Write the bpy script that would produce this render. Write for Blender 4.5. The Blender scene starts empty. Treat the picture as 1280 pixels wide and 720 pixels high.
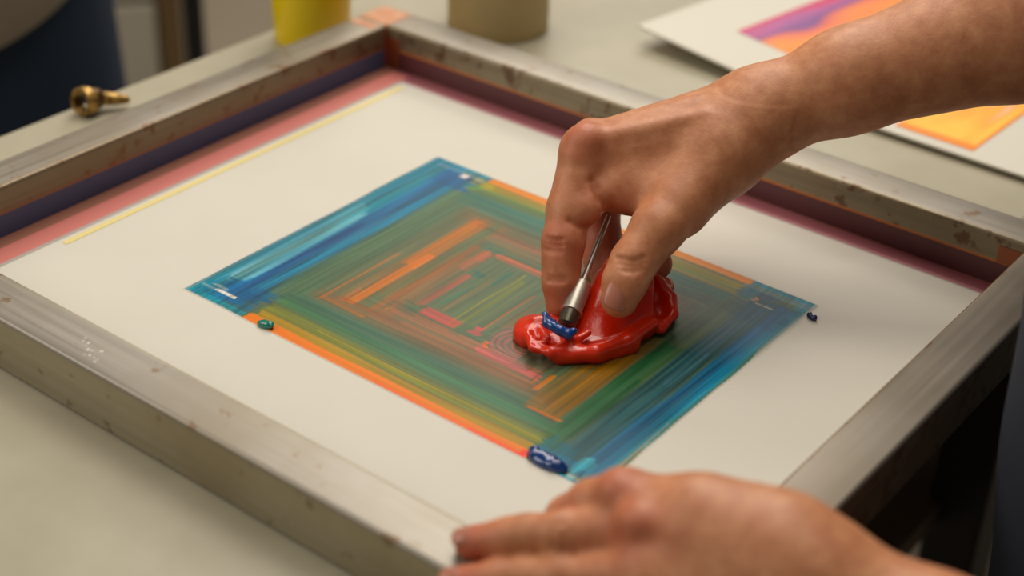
import bpy, math, random
import numpy as np
random.seed(7); RNG = np.random.default_rng(11)
C = bpy.context.scene.collection
V3 = lambda *a: np.array(a, float)

# ------------------------------------------------------------------ camera geometry (metres, z = 0 is the bottom of the frame)
F = 1993.7
CAM = V3(0.70266, -0.78090, 0.45488)
R = np.array([[0.787963972954272, 0.6148946807036985, 0.03189528128761267],
              [0.3406388957410806, -0.3921924203251854, -0.8544882960858917],
              [-0.5129112204216403, 0.6841707660239291, -0.5184905427139571]])
ZF = 0.78                      # height of that plane above the floor
W, D, BW, H = .470, .3805, .028, .0311

def at(px, py, z=0.0):         # where the sight line of a photo pixel meets a level plane
    d = R.T @ V3((px-640)/F, (py-360)/F, 1); return CAM + d*(z-CAM[2])/d[2]
def deep(px, py, dist):        # the same at a distance from the lens
    return CAM + R.T @ (V3((px-640)/F, (py-360)/F, 1)*dist)

# ------------------------------------------------------------------ colour and materials
def lin(c):
    c = np.asarray(c, float)/255.0
    return np.where(c <= .04045, c/12.92, ((c+.055)/1.055)**2.4)
def rgba(c): return tuple(lin(c)) + (1,)

class Mat:
    def __init__(s, name, col=(128,128,128), rough=.5, metal=0, **kw):
        s.m = bpy.data.materials.new(name); s.m.use_nodes = True
        s.nt = s.m.node_tree; s.n = s.nt.nodes; s.b = s.n['Principled BSDF']
        s.b.inputs['Base Color'].default_value = rgba(col)
        s.b.inputs['Roughness'].default_value = rough
        s.b.inputs['Metallic'].default_value = metal
        for k, v in kw.items(): s.b.inputs[k.replace('_', ' ')].default_value = v
    def link(s, a, b): s.nt.links.new(a, b)
    def coord(s, scale=(1,1,1), rot=(0,0,0)):
        t = s.n.new('ShaderNodeTexCoord'); m = s.n.new('ShaderNodeMapping')
        m.inputs['Scale'].default_value = scale; m.inputs['Rotation'].default_value = rot
        s.link(t.outputs['Object'], m.inputs['Vector']); return m.outputs['Vector']
    def noise(s, vec, scale, detail=4, rough=.55):
        t = s.n.new('ShaderNodeTexNoise'); t.inputs['Scale'].default_value = scale
        t.inputs['Detail'].default_value = detail; t.inputs['Roughness'].default_value = rough
        s.link(vec, t.inputs['Vector']); return t.outputs['Fac']
    def ramp(s, fac, stops, interp='LINEAR'):
        r = s.n.new('ShaderNodeValToRGB'); r.color_ramp.interpolation = interp
        e = r.color_ramp.elements
        while len(e) < len(stops): e.new(.5)
        for q, (p, c) in zip(e, stops):
            q.position = p; q.color = rgba(c) if not isinstance(c, (int, float)) else (c, c, c, 1)
        s.link(fac, r.inputs['Fac']); return r.outputs['Color']
    def mix(s, fac, a, b, mode='MIX'):
        x = s.n.new('ShaderNodeMix'); x.data_type = 'RGBA'; x.blend_type = mode
        for sock, v in ((x.inputs[0], fac), (x.inputs[6], a), (x.inputs[7], b)):
            if isinstance(v, (int, float)): sock.default_value = v
            elif isinstance(v, tuple): sock.default_value = rgba(v)
            else: s.link(v, sock)
        return x.outputs[2]
    def attr(s, name):
        a = s.n.new('ShaderNodeAttribute'); a.attribute_name = name; return a.outputs['Color']
    def color(s, o): s.link(o, s.b.inputs['Base Color']); return s
    def rough(s, o): s.link(o, s.b.inputs['Roughness']); return s
    def bump(s, h, strength=.3, dist=.001):
        b = s.n.new('ShaderNodeBump'); b.inputs['Strength'].default_value = strength
        b.inputs['Distance'].default_value = dist
        s.link(h, b.inputs['Height']); s.link(b.outputs['Normal'], s.b.inputs['Normal']); return s

def metal(name, axis, tone=(163, 156, 145), stain=(120,88,58), amount=.62, lo=.86):
    m = Mat(name, tone, .42, .55)
    sc = (6, 260, 260) if axis == 'x' else (260, 6, 260)
    br = m.noise(m.coord(sc), 1, 3)
    big = m.noise(m.coord(), 75, 6, .6)
    base = m.mix(m.ramp(br, [(.3, 0.0), (.7, 1.0)]), tuple(int(t*lo) for t in tone), tone)
    blot = m.noise(m.coord(), 9, 5)
    base = m.mix(m.ramp(blot, [(.42, 0.0), (.62, .6)]), base, tuple(int(t*w) for t, w in zip(tone, (.82,.78,.7))))
    c = m.mix(m.ramp(big, [(amount, 0.0), (amount+.05, .75)]), base, stain)
    m.color(c).rough(m.ramp(br, [(.2, .36), (.8, .55)])).bump(br, .25, .0004); return m.m

M = {}
M['bar_x'] = metal('brushed_aluminium_long', 'x')
M['bar_y'] = metal('brushed_aluminium_cross', 'y')
M['bar_y2'] = metal('brushed_aluminium_smooth', 'y', (136,127,115), (120,100,80), .72)
M['face_x'] = metal('stained_aluminium_long', 'x', (153, 141, 117), (92,58,34), .56, .8)
M['face_y'] = metal('stained_aluminium_cross', 'y', (148, 130, 107), (110,72,44), .55, .8)
M['face_front'] = metal('dull_aluminium', 'x', (172,162,136), (120,104,74), .62, .9)
M['navy_ink'] = Mat('navy_ink_film', (68,80,116), .5).m
M['maroon_ink'] = Mat('maroon_ink_film', (92,50,54), .45).m
M['orange_line'] = Mat('orange_ink_residue', (196,112,42), .5).m
M['brown_line'] = Mat('brown_ink_residue', (150,92,48), .5).m
m = Mat('orange_residue_patch', (214,150,110), .5); m.color(m.mix(m.ramp(m.noise(m.coord(),90,4), [(.4,0.0),(.6,1.0)]), (190,126,86), (206,150,110))); M['orange_patch'] = m.m
M['seam'] = Mat('dark_weld_seam', (70,58,48), .6, .3).m

# ------------------------------------------------------------------ mesh helpers
def raw_mesh(name, v, f, mats, parent=None, fm=None, smooth=False, origin=None):
    v = np.asarray(v, float)
    org = V3(0,0,0)
    if parent is not None: org = np.array(parent['_w'])
    elif origin is not None: org = np.asarray(origin, float)
    me = bpy.data.meshes.new(name)
    if isinstance(f, np.ndarray) and f.ndim == 2:
        n, k = f.shape
        me.vertices.add(len(v)); me.vertices.foreach_set('co', (v-org).astype(np.float32).ravel())
        me.loops.add(n*k); me.loops.foreach_set('vertex_index', f.astype(np.int32).ravel())
        me.polygons.add(n); me.polygons.foreach_set('loop_start', np.arange(0, n*k, k, dtype=np.int32))
        me.polygons.foreach_set('loop_total', np.full(n, k, np.int32)); me.update(calc_edges=True); me.validate()
    else:
        me.from_pydata([tuple(q) for q in (v-org)], [], [list(map(int, q)) for q in f])
    for m in (mats if isinstance(mats, (list, tuple)) else [mats]): me.materials.append(m)
    if fm is not None: me.polygons.foreach_set('material_index', np.asarray(fm, np.int32))
    me.polygons.foreach_set('use_smooth', np.full(len(me.polygons), smooth)); me.update()
    o = bpy.data.objects.new(name, me); C.objects.link(o)
    if parent is not None: o.parent = parent
    else: o.location = tuple(org)
    o['_w'] = [float(q) for q in org]
    return o
def tag(o, label=None, cat=None, group=None, kind=None):
    if label: o['label'] = label
    if cat: o['category'] = cat
    if group: o['group'] = group
    if kind: o['kind'] = kind
    return o
def thing(name, loc, label, cat, group=None):
    o = bpy.data.objects.new(name, None); o.empty_display_size = .02; C.objects.link(o)
    o.location = tuple(loc); o['_w'] = [float(q) for q in loc]; return tag(o, label, cat, group)
def finish(o, bev=0, seg=2, sub=0):
    if bev:
        b = o.modifiers.new('bevel', 'BEVEL'); b.width = bev; b.segments = seg; b.limit_method = 'ANGLE'; b.angle_limit = math.radians(35)
    if sub:
        s = o.modifiers.new('sub', 'SUBSURF'); s.levels = s.render_levels = sub
    return o
class MB:                                     # collects shapes into one mesh
    def __init__(s): s.v = []; s.f = []; s.m = []
    def add(s, v, f, mi=0):
        k = len(s.v); s.v += [tuple(q) for q in v]; s.f += [[i+k for i in q] for q in f]; s.m += [mi]*len(f); return s
    def box(s, lo, hi, mi=0):
        x0,y0,z0 = lo; x1,y1,z1 = hi
        v = [(x0,y0,z0),(x1,y0,z0),(x1,y1,z0),(x0,y1,z0),(x0,y0,z1),(x1,y0,z1),(x1,y1,z1),(x0,y1,z1)]
        return s.add(v, [(3,2,1,0),(4,5,6,7),(0,1,5,4),(1,2,6,5),(2,3,7,6),(3,0,4,7)], mi)
    def lathe(s, base, axis, prof, n=40, mi=0, caps=True):   # prof: (distance along axis, radius)
        a = np.asarray(axis, float); a /= np.linalg.norm(a)
        u = np.cross(a, (0,0,1) if abs(a[2]) < .9 else (1,0,0)); u /= np.linalg.norm(u); w = np.cross(a, u)
        v = [np.asarray(base)+a*h+(u*math.cos(2*math.pi*i/n)+w*math.sin(2*math.pi*i/n))*r for h, r in prof for i in range(n)]
        f = [(j*n+i, j*n+(i+1)%n, (j+1)*n+(i+1)%n, (j+1)*n+i) for j in range(len(prof)-1) for i in range(n)]
        if caps: f += [tuple(range(n-1, -1, -1)), tuple((len(prof)-1)*n+i for i in range(n))]
        return s.add(v, f, mi)
    def build(s, name, mats, parent=None, smooth=False, bev=0, origin=None, seg=2):
        o = raw_mesh(name, s.v, s.f, mats, parent, s.m, smooth, origin)
        return finish(o, bev, seg)
def smooth_angle(o, deg=40):
    me = o.data
    me.polygons.foreach_set('use_smooth', np.full(len(me.polygons), True))
    try: me.set_sharp_from_angle(angle=math.radians(deg))
    except Exception: pass
    return o
def vcol(o, name, arr):
    a = o.data.color_attributes.new(name, 'FLOAT_COLOR', 'POINT')
    d = np.ones((len(arr), 4), np.float32); d[:, :3] = arr; a.data.foreach_set('color', d.ravel())

# ------------------------------------------------------------------ implicit surfaces -> mesh
BIG = 9.0
class Field:
    def __init__(s, lo, hi, h):
        s.lo = np.asarray(lo, float); s.h = h
        s.n = np.ceil((np.asarray(hi)-s.lo)/h).astype(int)+1
        s.g = np.full(tuple(s.n), BIG, np.float32)
    def clone(s):
        q = Field.__new__(Field); q.lo, q.h, q.n = s.lo, s.h, s.n; q.g = s.g.copy(); return q
    def blank(s):
        q = Field.__new__(Field); q.lo, q.h, q.n = s.lo, s.h, s.n; q.g = np.full(tuple(s.n), BIG, np.float32); return q
    def win(s, lo, hi):
        a = np.clip(np.floor((np.asarray(lo)-s.lo)/s.h).astype(int), 0, s.n); b = np.clip(np.ceil((np.asarray(hi)-s.lo)/s.h).astype(int)+1, 0, s.n)
        sl = tuple(slice(i, j) for i, j in zip(a, b))
        ax = [ (s.lo[i]+s.h*np.arange(a[i], b[i])).astype(np.float32) for i in range(3)]
        return sl, np.meshgrid(*ax, indexing='ij', sparse=True)
    def smin(s, sl, d, k):
        g = s.g[sl]
        if k <= 0: s.g[sl] = np.minimum(g, d)
        else:
            hh = np.clip(.5+.5*(d-g)/k, 0, 1); s.g[sl] = np.where(g > 1, d, d*(1-hh)+g*hh-k*hh*(1-hh))
    def smax(s, sl, d, k):                         # carve away where d < 0
        g = s.g[sl]; d = -d
        hh = np.clip(.5-.5*(d-g)/k, 0, 1); s.g[sl] = d*(1-hh)+g*hh+k*hh*(1-hh)
    def cone(s, a, b, ra, rb, k=.004, cut=False, flat=None):
        a = np.asarray(a, float); b = np.asarray(b, float); m = max(ra, rb)+max(k, 3*s.h)*1.6
        sl, (X, Y, Z) = s.win(np.minimum(a, b)-m, np.maximum(a, b)+m)
        if 0 in s.g[sl].shape: return s
        ab = b-a; L = max(ab@ab, 1e-12)
        px, py, pz = X-a[0], Y-a[1], Z-a[2]
        t = np.clip((px*ab[0]+py*ab[1]+pz*ab[2])/L, 0, 1)
        qx, qy, qz = px-t*ab[0], py-t*ab[1], pz-t*ab[2]
        if flat is not None:                       # (direction, factor): thicker shapes squeezed along a direction
            n = np.asarray(flat[0], float); n /= np.linalg.norm(n); w = qx*n[0]+qy*n[1]+qz*n[2]; e = (1/flat[1]-1)
            qx, qy, qz = qx+w*n[0]*e, qy+w*n[1]*e, qz+w*n[2]*e
        d = np.sqrt(qx*qx+qy*qy+qz*qz)-(ra+(rb-ra)*t)
        (s.smax if cut else s.smin)(sl, d.astype(np.float32), k); return s
    def ell(s, c, r, k=.004, axes=None, cut=False):
        c = np.asarray(c, float); r = np.asarray(r, float); m = r.max()+max(k, 3*s.h)*1.6
        sl, (X, Y, Z) = s.win(c-m, c+m)
        if 0 in s.g[sl].shape: return s
        p = [X-c[0], Y-c[1], Z-c[2]]
        A = np.eye(3) if axes is None else np.asarray(axes, float)
        q = [(p[0]*A[i][0]+p[1]*A[i][1]+p[2]*A[i][2])/r[i] for i in range(3)]
        k0 = np.sqrt(q[0]**2+q[1]**2+q[2]**2); k1 = np.sqrt((q[0]/r[0])**2+(q[1]/r[1])**2+(q[2]/r[2])**2)+1e-9
        d = k0*(k0-1)/k1
        (s.smax if cut else s.smin)(sl, d.astype(np.float32), k); return s
    def mesh(s):                                   # surface nets
        g = s.g; ins = g < 0
        act = np.zeros(tuple(s.n-1), bool); first = ins[:-1,:-1,:-1]
        for dx in (0,1):
            for dy in (0,1):
                for dz in (0,1):
                    act |= ins[dx:dx+act.shape[0], dy:dy+act.shape[1], dz:dz+act.shape[2]] != first
        idx = np.argwhere(act); ids = -np.ones(act.shape, np.int32); ids[act] = np.arange(len(idx))
        acc = np.zeros((len(idx), 3)); cnt = np.zeros(len(idx))
        cor = [(x,y,z) for x in (0,1) for y in (0,1) for z in (0,1)]
        val = {c: g[idx[:,0]+c[0], idx[:,1]+c[1], idx[:,2]+c[2]] for c in cor}
        for a in cor:
            for ax in range(3):
                if a[ax]: continue
                b = list(a); b[ax] = 1; b = tuple(b); va, vb = val[a], val[b]
                c = (va < 0) != (vb < 0); t = np.where(c, va/np.where(c, va-vb, 1), 0)
                p = np.tile(np.array(a, float), (len(idx), 1)); p[:, ax] += t
                acc += p*c[:, None]; cnt += c
        v = s.lo+s.h*(idx+acc/cnt[:, None])
        F_ = []
        for ax in range(3):
            u, w = (ax+1)%3, (ax+2)%3
            sa = [slice(None)]*3; sb = [slice(None)]*3; sa[ax] = slice(0, -1); sb[ax] = slice(1, None)
            A = ins[tuple(sa)]; B = ins[tuple(sb)]
            for e, flip in ((A & ~B, False), (~A & B, True)):
                p = np.argwhere(e); ok = (p[:, u] > 0) & (p[:, w] > 0) & (p[:, u] < s.n[u]-1) & (p[:, w] < s.n[w]-1); p = p[ok]
                if not len(p): continue
                def I(du, dw):
                    q = p.copy(); q[:, u] -= du; q[:, w] -= dw; return ids[q[:,0], q[:,1], q[:,2]]
                q = np.stack([I(1,1), I(0,1), I(0,0), I(1,0)], 1)
                F_.append(q[:, ::-1] if flip else q)
        return v, np.concatenate(F_)
def relax(v, f, it=3, lam=.5):
    n = len(v); a = f.ravel(); b = np.roll(f, -1, 1).ravel()
    deg = np.bincount(a, minlength=n)+np.bincount(b, minlength=n)
    for _ in range(it):
        s = np.stack([np.bincount(a, v[b, i], n)+np.bincount(b, v[a, i], n) for i in range(3)], 1)/np.maximum(deg, 1)[:, None]
        v = v+(s-v)*lam
    return v
def sm1(n, cell, rng=RNG, lo=0, hi=1):             # smooth 1-D noise
    k = max(int(n/cell)+3, 4); p = rng.uniform(lo, hi, k); x = np.linspace(0, k-1.001, n); i = x.astype(int); t = x-i; t = t*t*(3-2*t)
    return p[i]*(1-t)+p[i+1]*t
def sm2(n, m, cx, cy, rng=RNG):
    a, b = max(int(n/cx)+3, 3), max(int(m/cy)+3, 3); p = rng.uniform(0, 1, (a, b))
    x = np.linspace(0, a-1.001, n); y = np.linspace(0, b-1.001, m); i = x.astype(int); j = y.astype(int)
    t = (x-i)[:, None]; u = (y-j)[None]; t = t*t*(3-2*t); u = u*u*(3-2*u)
    return (p[i][:, j]*(1-t)*(1-u)+p[i+1][:, j]*t*(1-u)+p[i][:, j+1]*(1-t)*u+p[i+1][:, j+1]*t*u)

# ================================================================== the room
fl = Mat('floor_vinyl', (158,144,124), .5); fl.color(fl.mix(fl.noise(fl.coord(), 3, 6), (150,136,116), (168,156,136)))
o = MB().box((-3.6,-3.2,-ZF-.05), (3.2,4.6,-ZF)).build('floor', fl.m); tag(o, kind='structure')
wl = Mat('wall_paint', (190,182,166), .7); wl.bump(wl.noise(wl.coord(), 60, 4), .1, .002)
tag(MB().box((-3.6,4.6,-ZF), (3.2,4.72,1.9)).build('wall_back', wl.m), kind='structure')
tag(MB().box((-3.72,-3.2,-ZF), (-3.6,4.72,1.9)).build('wall_left', wl.m), kind='structure')

# ------------------------------------------------------------------ work table
lam = Mat('table_laminate', (192,184,160), .42)
lam.color(lam.mix(lam.ramp(lam.noise(lam.coord(), 14, 6, .6), [(.35,0.0),(.7,1.0)]), (174,167,145), (162,154,131))).bump(lam.noise(lam.coord(), 300, 3), .08, .0004)
blk = Mat('black_steel', (22,21,20), .5)
TZ = -.0015
tb = thing('work_table', (0.16,.2,-ZF), 'long work table with pale grey-cream top and black legs, carrying the screen frame', 'table')
MB().box((-.113,-1.15,TZ-.03), (.438,1.55,TZ)).build('tabletop', lam.m, tb, bev=.003)
MB().box((-.06,-1.02,-.32), (.395,1.42,-.30)).build('added_shade_board', Mat('dark_brown_shade_board', (84,62,44), .6).m, tb, bev=.002)  # added dark board, standing in for the shade on the floor under the table
r = MB()
for x in (-.07, .385): r.box((x-.012,-1.05,TZ-.09), (x+.012,1.45,TZ-.0305))
for y in (-1.05, 1.45): r.box((-.07,y-.012,TZ-.09), (.385,y+.012,TZ-.0305))
r.build('apron_rail', blk.m, tb, bev=.002)
for x, y in ((-.065,-1.04), (.395,-1.04), (-.065,1.44), (.395,1.44), (.406,.205), (-.065,.205)):
    MB().box((x-.022,y-.022,-ZF), (x+.022,y+.022,TZ-.0305)).build('leg', blk.m, tb, bev=.003)

# ------------------------------------------------------------------ the screen frame
fr = thing('screen_printing_frame', (W/2,-D/2,0), 'worn aluminium screen printing frame lying on the work table around the white sheet', 'printing frame')
def bar(name, axis, a, b, inner, outer, mats, split=None, label=None):
    """a bar of rounded square section; inner/outer are the coordinates across it; split = inner face coated below a line"""
    sg = 1 if inner > outer else -1
    r_, z1 = .0022, H
    pts = [(outer, 0, 0)]
    def arc(cx, cz, a0, a1, mi, n=5):
        return [(cx+sg*r_*math.cos(a0+(a1-a0)*i/n), cz+r_*math.sin(a0+(a1-a0)*i/n), mi) for i in range(n+1)]
    P_ = [(outer, 0, 2)]
    P_ += [(q[0], q[1], 0) for q in arc(outer+sg*r_, z1-r_, math.pi, math.pi/2, 0)]
    P_ += [(q[0], q[1], 1) for q in arc(inner-sg*r_, z1-r_, math.pi/2, 0, 1)]
    if split: P_ += [(inner, H*.50, 3), (inner, H*.455, 4)]
    P_ += [(inner, 0, 0)]
    n = len(P_); N = 2
    v = []; fs = []; fm = []
    for s_ in (a, b):
        for x, z, _ in P_: v.append((x, s_, z) if axis == 'y' else (s_, x, z))
    for i in range(n):
        j = (i+1) % n; fs.append((i, j, n+j, n+i)); fm.append(P_[i][2])
    # face materials: 0 top, 1 inner face, 2 outer face, 3 line, 4 coating
    fs.append(tuple(range(n-1,-1,-1))); fm.append(2); fs.append(tuple(range(n, 2*n))); fm.append(2)
    o = raw_mesh(name, v, fs, mats, fr, fm)
    import bmesh
    bm = bmesh.new(); bm.from_mesh(o.data); bmesh.ops.recalc_face_normals(bm, faces=bm.faces); bm.to_mesh(o.data); bm.free()
    smooth_angle(o, 35)
    if label: o['label'] = label
    return o
bar('frame_bar', 'y', -D, -.0006, 0, -BW, [M['bar_y'], M['face_y'], M['face_y'], M['brown_line'], M['navy_ink']], True, 'left bar with navy inner coating')
bar('frame_bar', 'x', .0006, W-.0003, 0, BW, [M['bar_x'], M['face_x'], M['face_x'], M['orange_line'], M['maroon_ink']], True, 'back bar with maroon inner coating')
bar('frame_bar', 'x', -BW, W-.0003, -D, -D-BW, [M['bar_x'], M['face_front'], M['face_front']], None, 'front bar, nearest the camera')
bar('frame_bar', 'y', -D-BW, BW, W, W+BW, [M['bar_y2'], M['face_y'], M['face_y']], None, 'right bar over the table edge')
o = MB().box((-BW,.0006,0), (-.0006,BW,H)).build('corner_block', M['orange_patch'], fr, bev=.002); o['label'] = 'corner stained orange'
o = MB().box((-BW+.003,-.012,H), (-.004,-.004,H+.0002)).build('ink_smear', M['orange_patch'], fr); o['label'] = 'orange ink smear beside the corner'
# rust bleeding down the inner corner
rb = Mat('rust_smear', (128,62,30), .55)
o = MB().box((.0,-.0035,.001), (.0006,0,H-.003)).box((.0,-.0006,.001), (.011,0,H-.008)).build('rust_stain', rb.m, fr)
rb2 = Mat('rust_smear_light', (150,82,42), .55)
o = MB().box((W-.016,-.0006,H*.48), (W-.0004,0,H-.006)).build('rust_stain', rb2.m, fr)
# white paint specks on the front bar
sp = MB()
for i in range(16):
    p = at(118+RNG.normal(0,16), 440+RNG.normal(0,9), H)
    if not (-D-BW+.003 < p[1] < -D-.003): continue
    r0 = RNG.uniform(.0003,.001); sp.lathe(p-V3(0,0,.0001), (0,0,1), [(0,r0),(.0003,r0*.8),(.0004,r0*.2)], 10)
sp.build('paint_specks', Mat('dry_white_paint', (226,218,200), .6).m, fr)
# stretched mesh with its coloured margins
def flat(cells, z, name, mats, parent, thick=.0004):
    m = MB()
    for x0, y0, x1, y1, mi in cells: m.box((x0,y0,z-thick), (x1,y1,z), mi)
    return m.build(name, mats, parent)
msh = [Mat('mesh_fabric_grey', (170,160,150), .6).m, Mat('ink_band_brown', (150,96,76), .55).m, Mat('ink_band_pink', (205,118,108), .5).m,
       Mat('ink_band_mauve', (150,84,92), .45).m, Mat('ink_band_mauve_light', (178,118,124), .45).m, Mat('yellow_tape', (226,206,130), .6).m]
a1, a2, a3 = .0095, .0235, .0285
cells = [(0,-D,a1,-.001,1), (a1,-D,a2,-.004,2), (a2,-D,W,-D+.01,0), (a2,-D+.01,a3,-.0135,0),
         (a1,-.004,W,-.001,3), (0,-.001,W,0,1), (a2,-.0105,W,-.004,3), (a2,-.0135,W,-.0105,4), (a3,-.0175,W,-.0135,0), (a3,-D+.01,W-.004,-.0175,0), (W-.004,-D+.01,W,-.0175,0)]
flat(cells, .0004, 'stretched_mesh', msh, fr)

# ------------------------------------------------------------------ the white sheet
pw = Mat('white_paper', (232,224,206), .62)
pw.color(pw.mix(pw.noise(pw.coord(), 18, 6), (204,198,184), (211,206,193))).bump(pw.noise(pw.coord(), 500, 3), .08, .0002)
sh = thing('paper_sheet', (W/2,-D/2,.0006), 'large white sheet with wet concentric rectangle painting, inside the metal frame', 'sheet')
n = 60; xs = np.linspace(.0275, W-.0008, n); ys = np.linspace(-D+.003, -.0158, n)
m = MB().box((xs[0],ys[0],.0006), (xs[-1],ys[-1],.0010)); m.build('paper', pw.m, sh)
o = MB().box((.0305,-.310,.00102), (.0345,-.022,.00125)).build('yellow_strip', msh[5], sh); o['label'] = 'thin yellow strip along the left margin'

# painted rectangle: pigment laid stroke by stroke
X0, X1, Y0, Y1 = .1196, .3920, -.2995, -.0866
mg = .004
PN, PM = 620, 490
gx = np.linspace(X0-mg, X1+mg, PN); gy = np.linspace(Y0-mg, Y1+mg, PM)
S_ = ((gx-X0)/(X1-X0)); T_ = ((gy-Y0)/(Y1-Y0))
paper = lin((208,202,188))
col = np.tile(lin((96,112,84)), (PN, PM, 1)); hgt = np.zeros((PN, PM)); mask = np.zeros((PN, PM))
def stroke(s0, s1, t0, t1, c, al=1., along='t', streak=.4, soft=.006, ragged=.008, fine=3, h=.6, bend=0):
    global col, hgt
    nn = (PN, PM)
    ss = S_[:, None]+0*T_[None]; tt = T_[None]+0*S_[:, None]
    if along == 't':
        prof = sm1(PN, fine)[:, None]; prof2 = sm1(PN, fine*3)[:, None]; rag0 = (sm1(PN, 4)[:, None]-.5)*2*ragged; rag1 = (sm1(PN, 4)[:, None]-.5)*2*ragged
        wob = (sm1(PM, 90)[None]-.5)*.006+bend*(T_[None]-t0); a = np.minimum((ss-wob-s0), (s1-ss+wob))/soft; e = np.minimum((tt-t0-rag0), (t1-tt-rag1))/(soft*.8)
        slow = sm2(PN, PM, 3, 140)
    else:
        prof = sm1(PM, fine)[None]; prof2 = sm1(PM, fine*3)[None]; rag0 = (sm1(PM, 4)[None]-.5)*2*ragged; rag1 = (sm1(PM, 4)[None]-.5)*2*ragged
        wob = (sm1(PN, 90)[:, None]-.5)*.006+bend*(S_[:, None]-s0); a = np.minimum((tt-wob-t0), (t1-tt+wob))/soft; e = np.minimum((ss-s0-rag0), (s1-ss-rag1))/(soft*.8)
        slow = sm2(PN, PM, 140, 3)
    k = np.clip(a, 0, 1)*np.clip(e, 0, 1)
    tex = .35*prof+.25*prof2+.4*slow
    k = k*al*np.clip(1-streak*1.7*(1-tex)*(tex < 1), 0, 1)
    cc = lin(c)[None, None]*(1+(tex[..., None]-.5)*.35*streak)
    col = col*(1-k[..., None])+cc*k[..., None]; hgt = hgt*(1-k)+tex*h*k
st = stroke
# underpainting rings
st(.13,.86,.02,.98,(94,110,86),1,'t',.3,.02)
st(.15,.85,.80,.90,(66,112,100),.9,'s',.4,.03); st(.15,.85,.10,.20,(58,108,92),.9,'s',.4,.03)
st(.2,.82,.17,.25,(122,100,72),.85,'s',.4,.03); st(.2,.82,.73,.82,(124,104,76),.8,'s',.4,.03)
st(.13,.21,.14,.88,(84,116,88),.9,'t',.5,.02); st(.20,.25,.18,.82,(118,104,72),.6,'t',.5,.02)
st(.80,.86,.10,.9,(78,98,76),.9,'t',.5,.02)
# inner strokes
st(.232,.345,.2,.80,(150,106,66),.85,'t',.6,.02); 
st(.226,.236,.19,.50,(214,116,48),.9,'t',.5,.004); st(.23,.34,.19,.208,(205,118,48),.8,'s',.5,.008)
st(.30,.33,.24,.80,(88,112,78),.9,'t',.4,.01)
st(.272,.298,.225,.55,(218,128,38),.95,'t',.4,.006); st(.256,.302,.46,.775,(214,128,42),.9,'t',.5,.008); st(.262,.278,.215,.30,(190,112,58),.8,'t',.5)
st(.325,.385,.22,.66,(160,104,64),.9,'t',.5,.01); st(.355,.39,.54,.66,(192,110,88),.85,'t',.4,.008); st(.30,.36,.30,.60,(164,104,58),.5,'t',.6,.01)
st(.36,.41,.42,.60,(96,110,80),.7,'t',.4,.01)
st(.33,.62,.715,.765,(178,112,84),.9,'s',.5,.01); st(.34,.66,.68,.72,(140,108,72),.8,'s',.5,.01)
st(.39,.62,.635,.668,(196,112,88),.9,'s',.4,.006); st(.40,.60,.655,.662,(218,128,86),.9,'s',.3,.004)
st(.33,.40,.665,.70,(70,110,88),.8,'s',.4); st(.385,.44,.60,.635,(104,114,84),.8,'s',.4)
st(.40,.62,.33,.62,(98,112,82),.85,'t',.35,.02)
st(.384,.408,.335,.535,(188,98,80),.9,'t',.4,.006); st(.395,.425,.53,.56,(44,104,90),.9,'s',.3,.004)
st(.418,.436,.37,.50,(56,112,90),.8,'t',.4,.006,bend=.08); st(.445,.465,.52,.62,(48,108,94),.8,'t',.4,.006)
st(.435,.455,.35,.56,(140,110,74),.8,'t',.5,.008)
st(.478,.486,.31,.63,(164,152,40),.85,'t',.4,.004); st(.489,.505,.30,.60,(132,134,44),.85,'t',.5,.006); st(.515,.525,.33,.62,(120,126,60),.7,'t',.5,.006)
st(.543,.552,.33,.56,(196,112,58),.9,'t',.4,.004); st(.552,.585,.38,.62,(150,112,74),.7,'t',.6,.008)
st(.585,.70,.34,.64,(108,104,78),.8,'t',.5,.01)
st(.34,.74,.205,.268,(150,104,76),.85,'s',.5,.01); st(.36,.72,.258,.298,(186,112,84),.9,'s',.5,.006)
st(.40,.735,.232,.25,(196,116,84),.6,'s',.6,.006); st(.58,.735,.252,.283,(206,110,112),.92,'s',.35,.005)
st(.25,.335,.22,.235,(196,118,56),.6,'s',.6,.006)
st(.410,.502,.300,.342,(206,98,96),.97,'s',.35,.004,fine=3); st(.524,.551,.312,.352,(214,96,104),.97,'s',.35,.004)
st(.50,.53,.28,.35,(92,112,80),.8,'s',.3,.006); st(.355,.363,.262,.278,(216,136,40),.95,'s',.2,.003); st(.385,.405,.32,.332,(200,120,70),.7,'s',.2,.003)
st(.362,.41,.275,.335,(84,108,80),.7,'s',.3,.006)
# combed pink swirl beside the red paint
ss = S_[:, None]; tt = T_[None]
u = (ss-.655)/.085; w = (tt-.36)/.10; rr = np.sqrt(u*u+w*w); k = np.clip((1.02-rr)/.08, 0, 1)*(.5+.5*np.sin((rr+.12*u+sm2(PN,PM,30,30)*.3)*46))*(ss < .66)*np.clip(1.15-tt*1.6,.0,1)
cc = lin((206,120,118)) if True else 0
kk = (np.clip((1.02-rr)/.08, 0, 1)*.45)[..., None]; col = col*(1-kk)+lin((120,96,88))*kk; col = col*(1-.75*k[..., None])+cc*.75*k[..., None]; hgt = hgt+k*.5
st(.572,.59,.285,.315,(232,116,70),.95,'s',.3,.004)
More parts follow.
